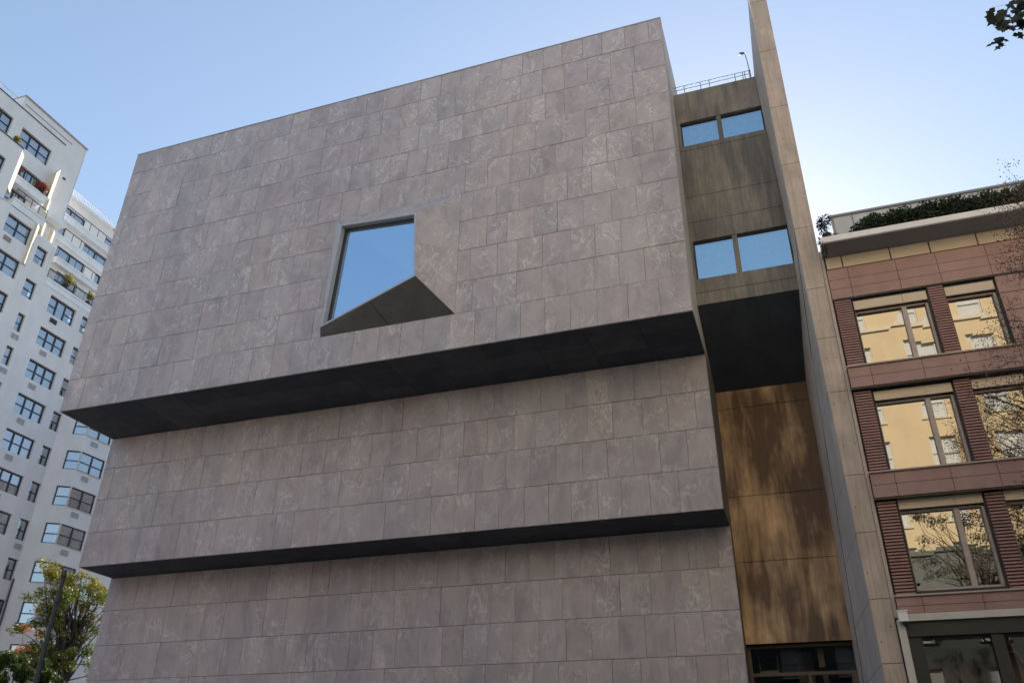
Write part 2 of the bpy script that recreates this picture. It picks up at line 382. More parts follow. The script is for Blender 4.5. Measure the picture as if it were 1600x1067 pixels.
for ya, yb, zz_, cols in ((D1+.062, D2+.055, ZB1, 3), (D2+.062, D3+.055, ZB2, 2)):
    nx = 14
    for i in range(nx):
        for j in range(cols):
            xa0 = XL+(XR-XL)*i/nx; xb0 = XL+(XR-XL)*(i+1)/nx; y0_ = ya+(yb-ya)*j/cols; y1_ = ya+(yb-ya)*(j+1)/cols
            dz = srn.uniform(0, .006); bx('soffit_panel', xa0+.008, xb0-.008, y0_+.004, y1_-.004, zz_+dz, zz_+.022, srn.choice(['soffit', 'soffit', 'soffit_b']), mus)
for i in range(11):
    cw = (XR-XL+.04)/11; bx('coping', XL-.02+cw*i+.004, XL-.02+cw*(i+1)-.004, D1-.02-.006*((i*37) % 3)/2, D1+.35, ZT, ZT+.045+.004*((i*53) % 4)/3, 'oculus_frame', mus)
# flank facing the side street, clad in long slabs
fv, ff, ft = [], [], []
for z0, z1, y in row_zs_():
    yy = y+.02
    while yy < 59:
        L_ = 1.9; k = len(fv); a_, b_ = yy+.004, min(yy+L_, 60)-.004
        fv += [(XL-.03, a_, z0+.005), (XL-.03, b_, z0+.005), (XL-.03, b_, z1-.005), (XL-.03, a_, z1-.005), (XL+.012, a_, z0+.005), (XL+.012, b_, z0+.005), (XL+.012, b_, z1-.005), (XL+.012, a_, z1-.005)]
        ff += [tuple(k+i for i in q) for q in ((0, 3, 2, 1), (4, 5, 6, 7), (0, 1, 5, 4), (1, 2, 6, 5), (2, 3, 7, 6), (3, 0, 4, 7))]
        ft += [(yy*1.37+z0*.73) % 1]*8; yy += L_
o = mk('flank_slabs', fv, ff, 'granite', mus, kind='stuff')
a = o.data.attributes.new('tint', 'FLOAT', 'POINT'); a.data.foreach_set('value', ft)
bx('side_wall', XR-.01, XR+.012, D1+.07, 60, ZB1+.0, ZT-.01, 'fin_side', mus)
MB().box(XR-.01, XR+.012, D2+.07, 60, ZB2, ZB1).box(XR-.01, XR+.012, D3+.07, 60, ZB3, ZB2).build('side_wall', 'link_wall', mus)

prnd = random.Random(11)
def panel_verts(x0, x1, z0, z1, y, proud):
    c = 0.006; g = 0.0065; gx = 0.0015+0.0035*((x0*7.31+z0*3.7) % 1); gy = 0.0015+0.0035*((x1*7.31+z0*3.7) % 1); x0 += gx; x1 -= gy; z0 += g; z1 -= g*.8; yf = y-proud
    v = [(x0,y+T,z0),(x1,y+T,z0),(x1,y+T,z1),(x0,y+T,z1),
         (x0,yf+c,z0),(x1,yf+c,z0),(x1,yf+c,z1),(x0,yf+c,z1),
         (x0+c,yf,z0+c),(x1-c,yf,z0+c),(x1-c,yf,z1-c),(x0+c,yf,z1-c)]
    f = [(8,9,10,11),(4,5,9,8),(5,6,10,9),(6,7,11,10),(7,4,8,11),(0,1,5,4),(1,2,6,5),(2,3,7,6),(3,0,4,7)]
    return v, f
panels = []
for ri, (z0, z1, y) in enumerate(row_zs()):
    x = XL; xs = [XL]
    first = prnd.choice([0.45, 0.55, 0.62, 0.93])
    x += first; xs.append(x)
    while x < XR-1.35:
        x += prnd.choice([0.90, 0.93, 0.93, 0.96, 0.93, 0.88, 1.05, 0.80]); xs.append(x)
    if XR-xs[-1] < 0.35: xs.pop()
    xs.append(XR)
    for a, b in zip(xs, xs[1:]):
        segs = [(a, b)]
        if y == D1 and z0 > WZ0-.1 and z1 < WZ1+.1:
            segs = []
            if a < WX0: segs.append((a, min(b, WX0)))
            if b > WX1: segs.append((max(a, WX1), b))
            segs = [s for s in segs if s[1]-s[0] > .08]
        for s in segs: panels.append((s[0], s[1], z0, z1, y, prnd.uniform(-0.008, 0.008), prnd.random()))
def apx(p):  # apparent size, in the photograph, of a panel
    c = Vector(((p[0]+p[1])/2, p[4], (p[2]+p[3])/2-1.6)); d = c.dot(fwd)
    return (p[1]-p[0])*(p[3]-p[2])*c.y/d**3 if p[3] > 5.2 else 0
panels.sort(key=apx, reverse=True)
for p in panels[:298]:
    v, f = panel_verts(*p[:6])
    o = mk('granite_panel', v, f, 'granite', mus)
    a = o.data.attributes.new('tint', 'FLOAT', 'POINT'); a.data.foreach_set('value', [p[6]]*len(v))
v, f, tv = [], [], []
for p in panels[298:]:
    a, b = panel_verts(*p[:6]); k = len(v); v += a; f += [tuple(i+k for i in q) for q in b]; tv += [p[6]]*len(a)
o = mk('granite_panels', v, f, 'granite', mus, kind='stuff')
a = o.data.attributes.new('tint', 'FLOAT', 'POINT'); a.data.foreach_set('value', tv)

# slanted window: a stone hood that leans out of the face, dark underside, framed glass
TL, TR_, BR_, BL_ = (WX0, D1, WZ1), (WX1, D1, WZ1), (WX1, D1, WZ0), (WX0, D1, WZ0)
tl, bl = Vector((-15.58, 23.30, 22.28)), Vector((-15.84, 23.30, 17.50))
tr, br = Vector((-11.86, 22.60, 21.45)), Vector((-11.66, 22.60, 18.52))
def sheet(name, pts, mat, tint=None, parent=mus, thick=0.05):
    pts = [Vector(p) for p in pts]; nrm = (pts[1]-pts[0]).cross(pts[2]-pts[0]).normalized(); k = len(pts)
    v = [tuple(p) for p in pts]+[tuple(p-nrm*thick) for p in pts]
    f = [tuple(range(k)), tuple(reversed(range(k, 2*k)))]+[(i, i+k, (i+1) % k+k, (i+1) % k) for i in range(k)]
    o = mk(name, v, f, mat, parent)
    if tint is not None:
        a = o.data.attributes.new('tint', 'FLOAT', 'POINT'); a.data.foreach_set('value', [tint]*len(v))
    return o
def lerp(a, b, t): return Vector(a).lerp(Vector(b), t)
# right cheek in four courses
cuts_f = [0, .5, 1]
for i, (a, b) in enumerate(zip(cuts_f, cuts_f[1:])):
    sheet('granite_cheek', [lerp(br, tr, a*1.06 if a<1 else 1)+Vector((0,0,.004)), lerp(BR_, TR_, a)+Vector((0,0,.004)), lerp(BR_, TR_, b), lerp(br, tr, b*1.06 if b<1 else 1)], 'granite', prnd.random())
sheet('granite_hood', [tl, tr, TR_, TL], 'granite', .3)
sheet('granite_cheek', [TL, BL_, bl, tl], 'oculus_frame')
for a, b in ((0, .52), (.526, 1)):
    sheet('underside_panel', [lerp(BL_, BR_, a), lerp(BL_, BR_, b), lerp(bl, br, b), lerp(bl, br, a)], 'oculus_shade')
# frame ring and glass set back behind it
nrm = (tr-tl).cross(bl-tl).normalized()
if nrm.y > 0: nrm = -nrm
def inset(pts, d):
    c = sum(pts, Vector())/len(pts); out_ = []
    k = len(pts)
    for i in range(k):
        p, q, r_ = pts[i-1], pts[i], pts[(i+1) % k]
        e1 = (p-q).normalized(); e2 = (r_-q).normalized(); s_ = e1.cross(e2).length
        out_.append(q+(e1+e2)*(d/s_))
    return out_
ring = [tl, tr, br, bl]; inn = inset(ring, 0.08)
win = mk('slanted_window', [], [], 'oculus_frame', mus)
fm = MB()
for i in range(4):
    j = (i+1) % 4; fm.hexa([ring[i]-nrm*.30, ring[j]-nrm*.30, inn[j]-nrm*.30, inn[i]-nrm*.30, ring[i]+nrm*.0, ring[j]+nrm*.0, inn[j]+nrm*.0, inn[i]+nrm*.0])
win.data = fm.build('tmp', 'oculus_frame').data; bpy.data.objects.remove(bpy.data.objects['tmp'])
inn2 = inset(ring, 0.17); fm = MB()
for i in range(4):
    j = (i+1) % 4; fm.hexa([inn[i]-nrm*.36, inn[j]-nrm*.36, inn2[j]-nrm*.36, inn2[i]-nrm*.36, inn[i]-nrm*.22, inn[j]-nrm*.22, inn2[j]-nrm*.22, inn2[i]-nrm*.22])
fm.build('sash', 'darkmetal', win)
g = [p-nrm*.27 for p in inset(ring, 0.15)]
mk('pane', [tuple(p) for p in g], [(0, 1, 2, 3)], 'glass_oculus', win)
cm = MB(); K = 40
cg = [p-nrm*.55 for p in inset(ring, 0.15)]
for i in range(K):
    z0_ = .06*(i % 2); z1_ = .06*((i+1) % 2)
    cm.poly([lerp(cg[3], cg[2], i/K)-nrm*z0_, lerp(cg[3], cg[2], (i+1)/K)-nrm*z1_, lerp(cg[0], cg[1], (i+1)/K)-nrm*z1_, lerp(cg[0], cg[1], i/K)-nrm*z0_])
cm.build('curtain', 'curtain_dim', win)
sheet('window_shaft', [(WX0, 25.9, WZ1), (WX0, 25.9, WZ0), (WX1, 25.9, WZ0), (WX1, 25.9, WZ1)], 'void')

# concrete link between granite box and fin
LX1 = 1.42
z_s = 16.98
FL = frame(0, LY, 1, 0, 0, -1)
up_h = (-1.93, 1.20, 24.25, 25.48); lo_h = (-1.98, 1.34, 18.08, 19.72)
def link_piece(u0, u1, z0, z1, holes=()):
    return MB().wall(FL, u0, u1, z0, z1, list(holes), .15)
for z0, z1, hs in ((24.02, 27.05, [up_h]), (21.75, 24.0, []), (20.60-.02, 21.73, []), (17.52, 20.56, [lo_h]), (z_s, 17.5, [])):
    o = link_piece(XR+.012, 1.44, z0, z1, hs).build('concrete_panel', 'link_wall', mus)
bx('link_core', XR+.012, 1.44, LY+.045, LY+.06, z_s, 24.24, 'backing', mus) if False else None
bk = MB().wall(frame(0, LY+.03, 1, 0, 0, -1), XR+.012, 1.44, z_s+.01, 27.0, [up_h, lo_h], .01); bk.build('joint_backing', 'void', mus)
MB().box(XR+.012, 1.44, LY+.04, 60, 26.98, 27.05).build('roof', 'link_wall', mus)
RY = 28.9
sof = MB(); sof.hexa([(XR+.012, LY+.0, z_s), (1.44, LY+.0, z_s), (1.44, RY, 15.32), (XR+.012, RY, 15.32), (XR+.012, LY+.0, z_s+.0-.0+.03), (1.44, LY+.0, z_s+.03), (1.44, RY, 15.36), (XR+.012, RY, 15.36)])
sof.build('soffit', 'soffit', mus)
for (h, mu, cur) in ((up_h, -0.44, 'blind'), (lo_h, -0.50, 'curtain')):
    fr = MB(); a, b, c, d = h
    for q in ((a, b, c, c+.05), (a, b, d-.05, d), (a, a+.05, c+.05, d-.05), (b-.05, b, c+.05, d-.05)): fr.fbox(FL, *q, -.17, -.10)
    w_ = fr.build('window', 'darkmetal', mus)
    MB().fbox(FL, mu-.09, mu+.09, c+.002, d-.002, -.14, -.02).build('mullion', 'link_wall', w_)
    for u0, u1 in ((a+.05, mu-.09), (mu+.09, b-.05)):
        MB().poly([FL(u0,c+.05,-.135), FL(u1,c+.05,-.135), FL(u1,d-.05,-.135), FL(u0,d-.05,-.135)]).build('pane', 'glass_blue', w_)
        cu = MB(); kk = 18
        for i in range(kk):
            ua, ub = u0+(u1-u0)*i/kk, u0+(u1-u0)*(i+1)/kk; na, nb = -.22-.04*(i % 2), -.22-.04*((i+1) % 2)
            cu.poly([FL(ua,c,na), FL(ub,c,nb), FL(ub,d-.12,nb), FL(ua,d-.12,na)])
        cu.build('curtain', 'curtain', w_)
    bx('room', a, b, LY+.9, LY+.95, c-.3, d+.3, 'void', w_)
# recess wall below the link
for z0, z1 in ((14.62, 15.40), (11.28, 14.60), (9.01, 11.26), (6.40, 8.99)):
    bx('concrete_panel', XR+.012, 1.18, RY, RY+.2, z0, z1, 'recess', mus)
bx('joint_backing', XR+.012, 1.2, RY+.03, RY+.25, 6.4, 15.5, 'void', mus)
# dark lobby glazing under it
lob = MB()
for q in ((XR+.012, 1.2, 6.30, 6.38), (XR+.012, XR+.12, 3.0, 6.3), (XR+.12, 1.2, 5.46, 5.56), (.95, 1.2, 3.0, 5.46), (-.30, -.22, 3.0, 5.46)):
    lob.box(q[0], q[1], 29.14, 29.26, q[2], q[3])
lo_ = lob.build('window', 'bronze', mus)
for q in ((XR+.12, 1.2, 5.56, 6.30), (XR+.12, -.30, 3.0, 5.46), (-.22, .95, 3.0, 5.46)):
    MB().poly([(q[0], 29.2, q[2]), (q[1], 29.2, q[2]), (q[1], 29.2, q[3]), (q[0], 29.2, q[3])]).build('pane', 'glass_store', lo_)
bx('ceiling', XR+.012, 1.2, RY+.26, 36, 6.38, 6.42, 'void', mus); bx('lobby_wall', XR+.012, 1.2, 33, 33.1, 0, 6.38, 'void', mus)
h = thing('hanging_sign_frame', 'pale bracket with a cream bar hanging behind the dark lobby glass', 'hanging frame', (-1.5, 30, 5.6))
bx('bar', -1.78, -1.18, 29.9, 29.95, 5.62, 5.74, 'blind', h)
for x in (-1.78, -1.20): bx('rod', x, x+.02, 29.92, 29.94, 5.74, 6.2, 'whiteplastic', h)
tag(bx('brick_pier', -.62, -.12, 30.6, 30.9, 3.0, 6.36, 'trim'), 'brownish brick pier standing inside the dark lobby glass', 'pier')
tag(MB().box(.06, .24, 29.6, 29.64, 5.75, 6.3).box(.12, .28, 29.6, 29.64, 3.4, 5.6).build('reflection_strip', 'opp'), 'narrow yellow strip imitating a reflection in the lobby glass', 'strip')  # added strip imitates the yellow house mirrored in the glass

# parapet railing and lamp on link roof
rl = thing('roof_railing', 'thin grey double rail along the edge of the concrete link roof', 'railing', (-.5, 25.4, 27.05))
for z in (27.56, 27.38): MB().tube([(XR+.02, 25.42, z), (1.02, 25.42, z)], .016, 6).build('rail', 'steel', rl)
for x in (-1.6, -.95, -.6, .42, .72, .80, 1.0): MB().tube([(x, 25.42, 27.05), (x, 25.42, 27.56)], .016, 6).build('post', 'steel', rl)
lm = thing('roof_lamp', 'small gooseneck lamp on a thin post at the railing end', 'lamp', (1.0, 25.45, 27.05))
MB().tube([(1.0, 25.45, 27.05), (1.0, 25.45, 27.62)], .035, 8).build('base', 'steel', lm)
MB().tube([(1.0, 25.45, 27.6), (.98, 25.45, 28.1), (.95, 25.45, 28.48), (.90, 25.45, 28.58)], [.02, .018, .016, .014], 8).build('post', 'steel', lm)
MB().tube([(.93, 25.45, 28.58), (.86, 25.43, 28.60), (.76, 25.40, 28.57), (.70, 25.38, 28.53)], [.03, .055, .06, .02], 10).build('lamp_head', 'steel', lm)

# ------------------------------------------------------------------ concrete party-wall fin
fin = thing('concrete_party_wall', 'tall thin concrete fin wall with tan front edge beside the granite museum', 'wall', (1.7, 25, 0))
XFR = 1.99
def xa(z): return 1.50 if z < 8 else (1.50-(z-8)*0.0085 if z < 22 else 1.381)
jz = [0, 3.2, 4.9, 6.44, 8.15, 9.74, 12.26, 14.03, 15.79, 18.13, 20.81, 23.45, 26.27, 28.98, 31.8, 34.5]
FY = 23.40
for a, b in zip(jz, jz[1:]):
    g = .008
    z0, z1 = a+g, b-g
    MB().hexa([(xa(z0), FY, z0), (XFR, FY, z0), (XFR, FY+.35, z0), (xa(z0)+.005, FY+.35, z0), (xa(z1), FY, z1), (XFR, FY, z1), (XFR, FY+.35, z1), (xa(z1)+.005, FY+.35, z1)]).build('concrete_block', 'fin_front', fin)
# side: front band in blocks down to the slanting joint, rear plane behind it
def fold(z):
    pts = [(18.13, FY+.02, 1.41), (14.0, 25.2, 1.30), (5.6, 27.5, 1.20), (0.0, 28.9, 1.14)]
    if z >= 18.13: return None
    for (za, ya, xa_), (zb, yb, xb) in zip(pts, pts[1:]):
        if za >= z >= zb:
            t = (za-z)/(za-zb); return (xa_+(xb-xa_)*t, ya+(yb-ya)*t)
    return (1.14, 28.9)
side = MB(); rear = MB()
def q3(mbx, p, q, r_, s_): mbx.poly([p, q, r_, s_])
zz = [0, 3.2, 4.9, 6.44, 8.15, 9.74, 12.26, 14.03, 15.79, 18.12]
for a, b in zip(zz, zz[1:]):
    za, zb = a+.007, b-.007
    # horizontal joints on the side drop towards the rear only where photographed; every second one
    fa, fb = fold(za), fold(zb)
    MB().poly([(xa(za)+.004, FY+.01, za), (xa(zb)+.004, FY+.01, zb), (fb[0], fb[1]-.03, zb), (fa[0], fa[1]-.03, za)]).build('concrete_block', 'fin_side', fin)
for a, b in zip([0, 5.2, 9.0, 11.27, 14.61, 16.98], [5.2, 9.0, 11.27, 14.61, 16.98, 18.12]):
    za, zb = a+.004, b-.004
    fa, fb = fold(za), fold(zb)
    def rx(z): return 1.13 if z < 12 else 1.13+(z-12)*.0
    MB().poly([(fa[0]-.012, fa[1]+.04, za), (fb[0]-.012, fb[1]+.04, zb), (1.13, 29.4, zb), (1.13, 29.4, za)]).build('concrete_slab', 'fin_side', fin)
js = MB()
for a, b in zip([0, 3, 5.6, 8, 10, 12, 14, 16], [3, 5.6, 8, 10, 12, 14, 16, 18.1]):
    fa, fb = fold(a), fold(b)
    js.poly([(fa[0]-.002, fa[1]-.035, a), (fb[0]-.002, fb[1]-.035, b), (fb[0]-.006, fb[1]+.045, b), (fa[0]-.006, fa[1]+.045, a)])
js.build('fold_joint', 'void', fin)
# above the fold: leaning plane up to the roof of the link, then tapering blade
def rearx(z): return 1.375-(z-17.4)*0.0235
upz = [18.13, 20.81, 23.45, 26.27, 27.3]
for a, b in zip(upz, upz[1:]):
    za, zb = a+.005, b-.005
    MB().poly([(xa(za)+.004, FY+.01, za), (xa(zb)+.004, FY+.01, zb), (rearx(zb), 25.5, zb), (rearx(za), 25.5, za)]).build('concrete_slab', 'fin_side', fin)
MB().poly([(xa(28)+.004, FY+.01, 27.3), (xa(34)+.004, FY+.01, 34.5), (1.40, 24.0, 34.5), (1.385, 24.45, 30.5), (rearx(27.3), 25.75, 27.3)]).build('concrete_slab', 'fin_side', fin)
core = MB()
core.hexa([(1.56, FY+.34, 0), (XFR-.01, FY+.34, 0), (XFR-.01, 60, 0), (1.40, 60, 0), (1.56, FY+.34, 17.9), (XFR-.01, FY+.34, 17.9), (XFR-.01, 60, 17.9), (1.56, 60, 17.9)])
core.hexa([(1.46, FY+.34, 17.9), (XFR-.01, FY+.34, 17.9), (XFR-.01, 60, 17.9), (1.46, 60, 17.9), (1.43, FY+.34, 27.0), (XFR-.01, FY+.34, 27.0), (XFR-.01, 60, 27.0), (1.46, 60, 27.0)])
core.hexa([(1.43, FY+.34, 27.0), (XFR-.01, FY+.34, 27.0), (XFR-.01, 25.7, 27.0), (1.43, 25.7, 27.0), (1.43, FY+.34, 34.49), (XFR-.01, FY+.34, 34.49), (XFR-.01, 23.95, 34.49), (1.43, 23.95, 34.49)])
core.box(1.12, 1.7, 29.42, 29.6, 0, 17.9).box(1.38, 1.6, 25.95, 26.1, 16.98, 27.0).box(XR+.02, 1.45, 59.8, 59.95, 0, 27.0)
core.build('wall', 'void', fin)
rs = MB(); rs.box(XFR-.01, XFR, FY+.36, 60, 0, 27.0).box(XFR-.01, XFR, FY+.36, 24.9, 27.0, 34.49); rs.build('outer_face', 'fin_side', fin)
th_ = MB(); hr = random.Random(8)
for z in (1.6, 2.6, 4.0, 5.6, 7.2, 8.9, 10.6, 11.7, 13.2, 14.8, 16.9, 19.4, 22.1, 24.8, 27.6):
    for x in (1.60, 1.88):
        if hr.random() < .65:
            x_, z_ = x+hr.uniform(-.03, .03), z+hr.uniform(-.2, .2); th_.poly([(x_+.017*math.cos(q*math.pi/3), FY-.002, z_+.02*math.sin(q*math.pi/3)) for q in range(6)])
th_.build('tie_holes', 'void', fin, kind='stuff')

# ------------------------------------------------------------------ brown terracotta neighbour
nb = thing('terracotta_townhouse', 'brown terracotta building with mirror-like windows and a planted roof edge', 'building', (8, 24, 0))
FN = frame(0, 23.40, 1, 0, 0, -1)
XE = 16.0
bays = [(2.66, 4.66, 4.01), (5.16, 6.44, None), (8.6, 10.6, 9.95), (11.1, 12.4, None), (13.2, 15.2, 14.5)]
floors = [(12.95, 15.08, 14.78, 15.25), (9.75, 12.06, 11.78, 12.21), (6.58, 8.88, 8.62, 8.97)]   # sill, opening top, glass head, band underside
holes = []
for s0, t0, g0, b0 in floors:
    for u0, u1, mu in bays: holes.append((u0, u1, s0, t0))
MB().wall(frame(0, 23.46, 1, 0, 0, -1), 2.02, XE, 5.4, 16.8, holes, .5).build('wall', 'backing', nb)
rx_ = [2.10, 2.70, 4.05, 5.15, 6.48, 7.8, 9.2, 10.6, 12.0, 13.4, 14.8, XE]
# terracotta panels of the bands
bands = [(16.33, 15.93, .0), (15.93, 15.60, .0), (15.60, 15.26, .0), (12.86, 12.54, .14), (12.54, 12.22, .14), (9.66, 9.33, .14), (9.33, 8.98, .14), (6.42, 6.19, .10), (6.19, 6.01, .10)]
for z1, z0, n in bands:
    for a, b in zip(rx_, rx_[1:]):
        MB().fbox(FN, a+.006, b-.006, z0+.006, z1-.006, -.03, .06+n).build('terracotta_panel', 'terracotta', nb)
sillm = MB()
for z, n in ((12.86, .19), (9.66, .19), (6.42, .15)): sillm.fbox(FN, 2.08, XE, z, z+.04, -.06, .07+n)
sillm.build('sill', 'trim', nb)
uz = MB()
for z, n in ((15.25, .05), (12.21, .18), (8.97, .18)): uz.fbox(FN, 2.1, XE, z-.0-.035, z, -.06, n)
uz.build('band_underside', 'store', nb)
# ribbed piers: each baguette a piece
piers = [(2.14, 2.60), (4.72, 5.13), (6.50, 8.54)]
for (z0, z1) in ((12.90, 15.2), (9.71, 12.16), (6.47, 8.92)):
    for (u0, u1) in piers[:2] + ([(6.50, 8.54)] if z0 < 12 else []):
        k = int((z1-z0)/.083)
        me = None
        for i in range(k):
            za = z0+(z1-z0)*i/k; dz = (z1-z0)/k
            MB().hexa([FN(u0,za+.016,-.05), FN(u1,za+.016,-.05), FN(u1,za+.026,.035), FN(u0,za+.026,.035), FN(u0,za+dz,-.05), FN(u1,za+dz,-.05), FN(u1,za+dz-.012,.035), FN(u0,za+dz-.012,.035)]).build('slat', 'rib', nb)
rowm = MB()
for z0, z1 in ((14.65, 15.2), (14.07, 14.63), (13.49, 14.05), (12.91, 13.47)):
    for a, b in ((6.5, 7.5), (7.52, 8.54)): MB().fbox(FN, a, b, z0, z1, -.03, .04).build('terracotta_panel', 'terracotta', nb)
# windows
for fi, (s0, t0, g0, b0) in enumerate(floors):
    for bi, (u0, u1, mu) in enumerate(bays):
        hp = MB().fbox(FN, u0, (mu or u1)-.004, g0+.07, t0+.06, -.10, -.03)
        if mu: hp.fbox(FN, mu+.004, u1, g0+.07, t0+.06, -.10, -.03)
        hp.build('head_panel', 'beige', nb)
        fr = MB()
        fr.fbox(FN, u0, u1, g0, g0+.065, -.34, -.18).fbox(FN, u0, u1, s0, s0+.07, -.34, -.14)
        fr.fbox(FN, u0, u0+.035, s0+.07, g0, -.34, -.18).fbox(FN, u1-.06, u1, s0+.07, g0, -.34, -.12)
        w_ = fr.build('window', 'trim', nb)
        if mu: MB().fbox(FN, mu-.065, mu+.065, s0+.07, g0, -.33, -.15).build('mullion', 'trim', w_)
        spans = [(u0+.035, (mu-.065) if mu else u1-.06)] + ([(mu+.065, u1-.06)] if mu else [])
        for pi, (a, b) in enumerate(spans):
            tl_ = random.Random(fi*10+bi*3+pi).uniform(-.004, .004)
            MB().poly([FN(a,s0+.07,-.26), FN(b,s0+.07,-.26-tl_), FN(b,g0,-.26+tl_), FN(a,g0,-.26)]).build('pane', 'glass_nb', w_)
        if fi == 2:
            cu = MB()
            for i in range(10): cu.poly([FN(u0+.1+i*.06,s0,-.5-.03*(i%2)), FN(u0+.16+i*.06,s0,-.5-.03*((i+1)%2)), FN(u0+.16+i*.06,g0,-.5-.03*((i+1)%2)), FN(u0+.1+i*.06,g0,-.5-.03*(i%2))])
            cu.build('curtain', 'blind', w_)
bx('inner_wall', 2.05, XE, 24.6, 24.7, 0, 16.7, 'void', nb)
bx('party_side', 2.0, 2.04, 23.5, 40, 0, 16.8, 'backing', nb)
# beige frieze
fx = [2.12, 2.60, 3.98, 5.08, 6.37, 7.7, 9.0, 10.4, 11.8, 13.2, 14.6, XE]
for a, b in zip(fx, fx[1:]):
    MB().fbox(FN, a+.02, b-.02, 16.345, 16.79, -.03, .02).build('frieze_panel', 'beige', nb)
MB().fbox(FN, 2.1, XE, 16.335, 16.80, -.06, -.035).fbox(FN, 2.1, XE, 16.33, 16.345, -.06, .08).build('frieze_backing', 'bronze', nb)
# projecting cornice
bx('soffit', 2.06, XE, 22.56, 24.2, 16.80, 16.83, 'soffit_nb', nb)
bx('cornice', 2.04, XE, 22.54, 24.2, 16.832, 17.03, 'cornice', nb)
# end pilaster strip and the storefront
MB().fbox(FN, 2.0, 2.085, 5.95, 16.78, -.1, .03).fbox(FN, 2.0, 2.06, 16.4, 17.1, -.6, .0).build('corner_strip', 'trim', nb)
bx('storefront_cornice', 2.30, XE, 23.20, 23.44, 5.83, 6.0, 'white', nb)
bx('downpipe', 2.02, 2.19, 23.22, 23.38, 0, 5.88, 'white', nb)
bx('fascia', 2.21, XE, 23.30, 23.44, 5.48, 5.825, 'store', nb)
sf = MB()
for a, b in ((2.21, 2.52), (4.03, 4.30), (6.0, 6.3), (8.0, 8.3), (10.0, 10.3)): sf.box(a, b, 23.36, 23.50, 0, 5.475)
sf.box(2.21, XE, 23.5, 23.56, 5.2, 5.475)
sfo = sf.build('storefront', 'store', nb)
for a, b in ((2.52, 4.03), (4.30, 6.0), (6.3, 8.0), (8.3, 10.0)):
    MB().poly([(a, 23.48, .2), (b, 23.48, .2), (b, 23.48, 5.4), (a, 23.48, 5.4)]).build('pane', 'glass_store', sfo)
    for x in ((a+b)/2-.05, b-.35): bx('shop_panel', x, x+.03, 23.9, 24.2, 0, 5.3, 'void', sfo)
bx('shop_wall', 2.1, XE, 24.25, 24.3, 0, 5.4, 'storeroom', nb)
# roof: penthouse, hedge, plant pots
pent = MB().box(2.66, XE, 24.4, 24.5, 16.83, 19.0)
pn = pent.build('penthouse_wall', 'glass_pent', nb)
bx('penthouse_coping', 2.60, XE, 24.34, 24.55, 19.0, 19.08, 'soffit_nb', nb)
fr = MB()
for i in range(22): fr.box(2.7+i*.6, 2.73+i*.6, 24.37, 24.4, 16.9, 19.0)
fr.build('penthouse_fin', 'soffit_nb', nb)
bx('planter', 3.1, XE, 23.5, 24.25, 17.03, 17.35, 'soffit_nb', nb)
rn = random.Random(5)
hc = [(3.3+i*.16, 23.85+rn.uniform(-.06, .06), 17.75+min(1, i/3)*.35*rn.uniform(.6, 1.1)+i*.002, .32, .30, .42) for i in range(75)]
hed = thing('roof_hedge', 'long dark green hedge growing along the terracotta building roof edge', 'hedge', (8, 23.85, 17.35))
leaves('hedge_foliage', 'hedge', hed, hc, 42000, .075, 3)
hs = MB(); limbs(hs, rn, (3.6, 23.85, 17.35), [(3.3+i*.8, 23.85, 17.9) for i in range(4)], .03); hs.build('stem', 'bark', hed)
def pot_plant(label, loc, r, h, mat, n=250, size=.08, seed=1, nm='potted_plant', pot='void'):
    t = thing(nm, label, 'plant', loc)
    x, y, z = loc
    MB().prism([(x+r*.5*math.cos(a*math.pi/4), y+r*.5*math.sin(a*math.pi/4)) for a in range(8)], z, z+h*.3).build('pot', pot, t)
    rr = random.Random(seed)
    leaves('foliage', mat, t, [(x+rr.uniform(-r, r)*.5, y+rr.uniform(-r, r)*.5, z+h*rr.uniform(.4, .9), r*.6, r*.6, h*.3) for _ in range(5)], n, size, seed)
    sm = MB(); limbs(sm, rr, (x, y, z+h*.25), [(x+rr.uniform(-r, r)*.7, y+rr.uniform(-r, r)*.7, z+h*rr.uniform(.7, 1)) for _ in range(5)], .012); sm.build('stem', 'bark', t)
    return t
pot_plant('wispy dark shrub at the left end of the roof edge beside the hedge', (2.28, 22.9, 17.03), .28, 1.1, 'dark', 420, .06, 4, 'roof_shrub')
pot_plant('low pale green shrub beside the penthouse corner on the cornice', (2.5, 23.2, 17.03), .2, .45, 'green', 300, .05, 6, 'roof_shrub')
tr_ = thing('trailing_vine', 'dark trailing vine hanging down the left end of the cornice', 'vine', (2.06, 22.8, 16.9))
leaves('foliage', 'dark', tr_, [(2.10, 22.75, 16.75, .10, .15, .35), (2.08, 22.9, 17.1, .12, .15, .2)], 260, .06, 8)
MB().tube([(2.1, 22.6, 17.05), (2.09, 22.52, 16.8), (2.08, 22.55, 16.4)], .01, 5).build('stem', 'bark', tr_)

# security camera
sc = thing('security_camera', 'white security camera box with a dark lens at the end of the shopfront cornice', 'camera', (2.19, 23.2, 5.9))
MB().box(2.06, 2.28, 23.02, 23.2, 5.80, 6.03).build('housing', 'whiteplastic', sc)
MB().box(2.04, 2.30, 23.0, 23.2, 6.03, 6.06).build('sun_cap', 'whiteplastic', sc)
MB().tube([(2.19, 23.1, 5.80), (2.19, 23.1, 5.74), (2.19, 23.08, 5.70)], [.06, .06, .03], 10).build('lens', 'void', sc)
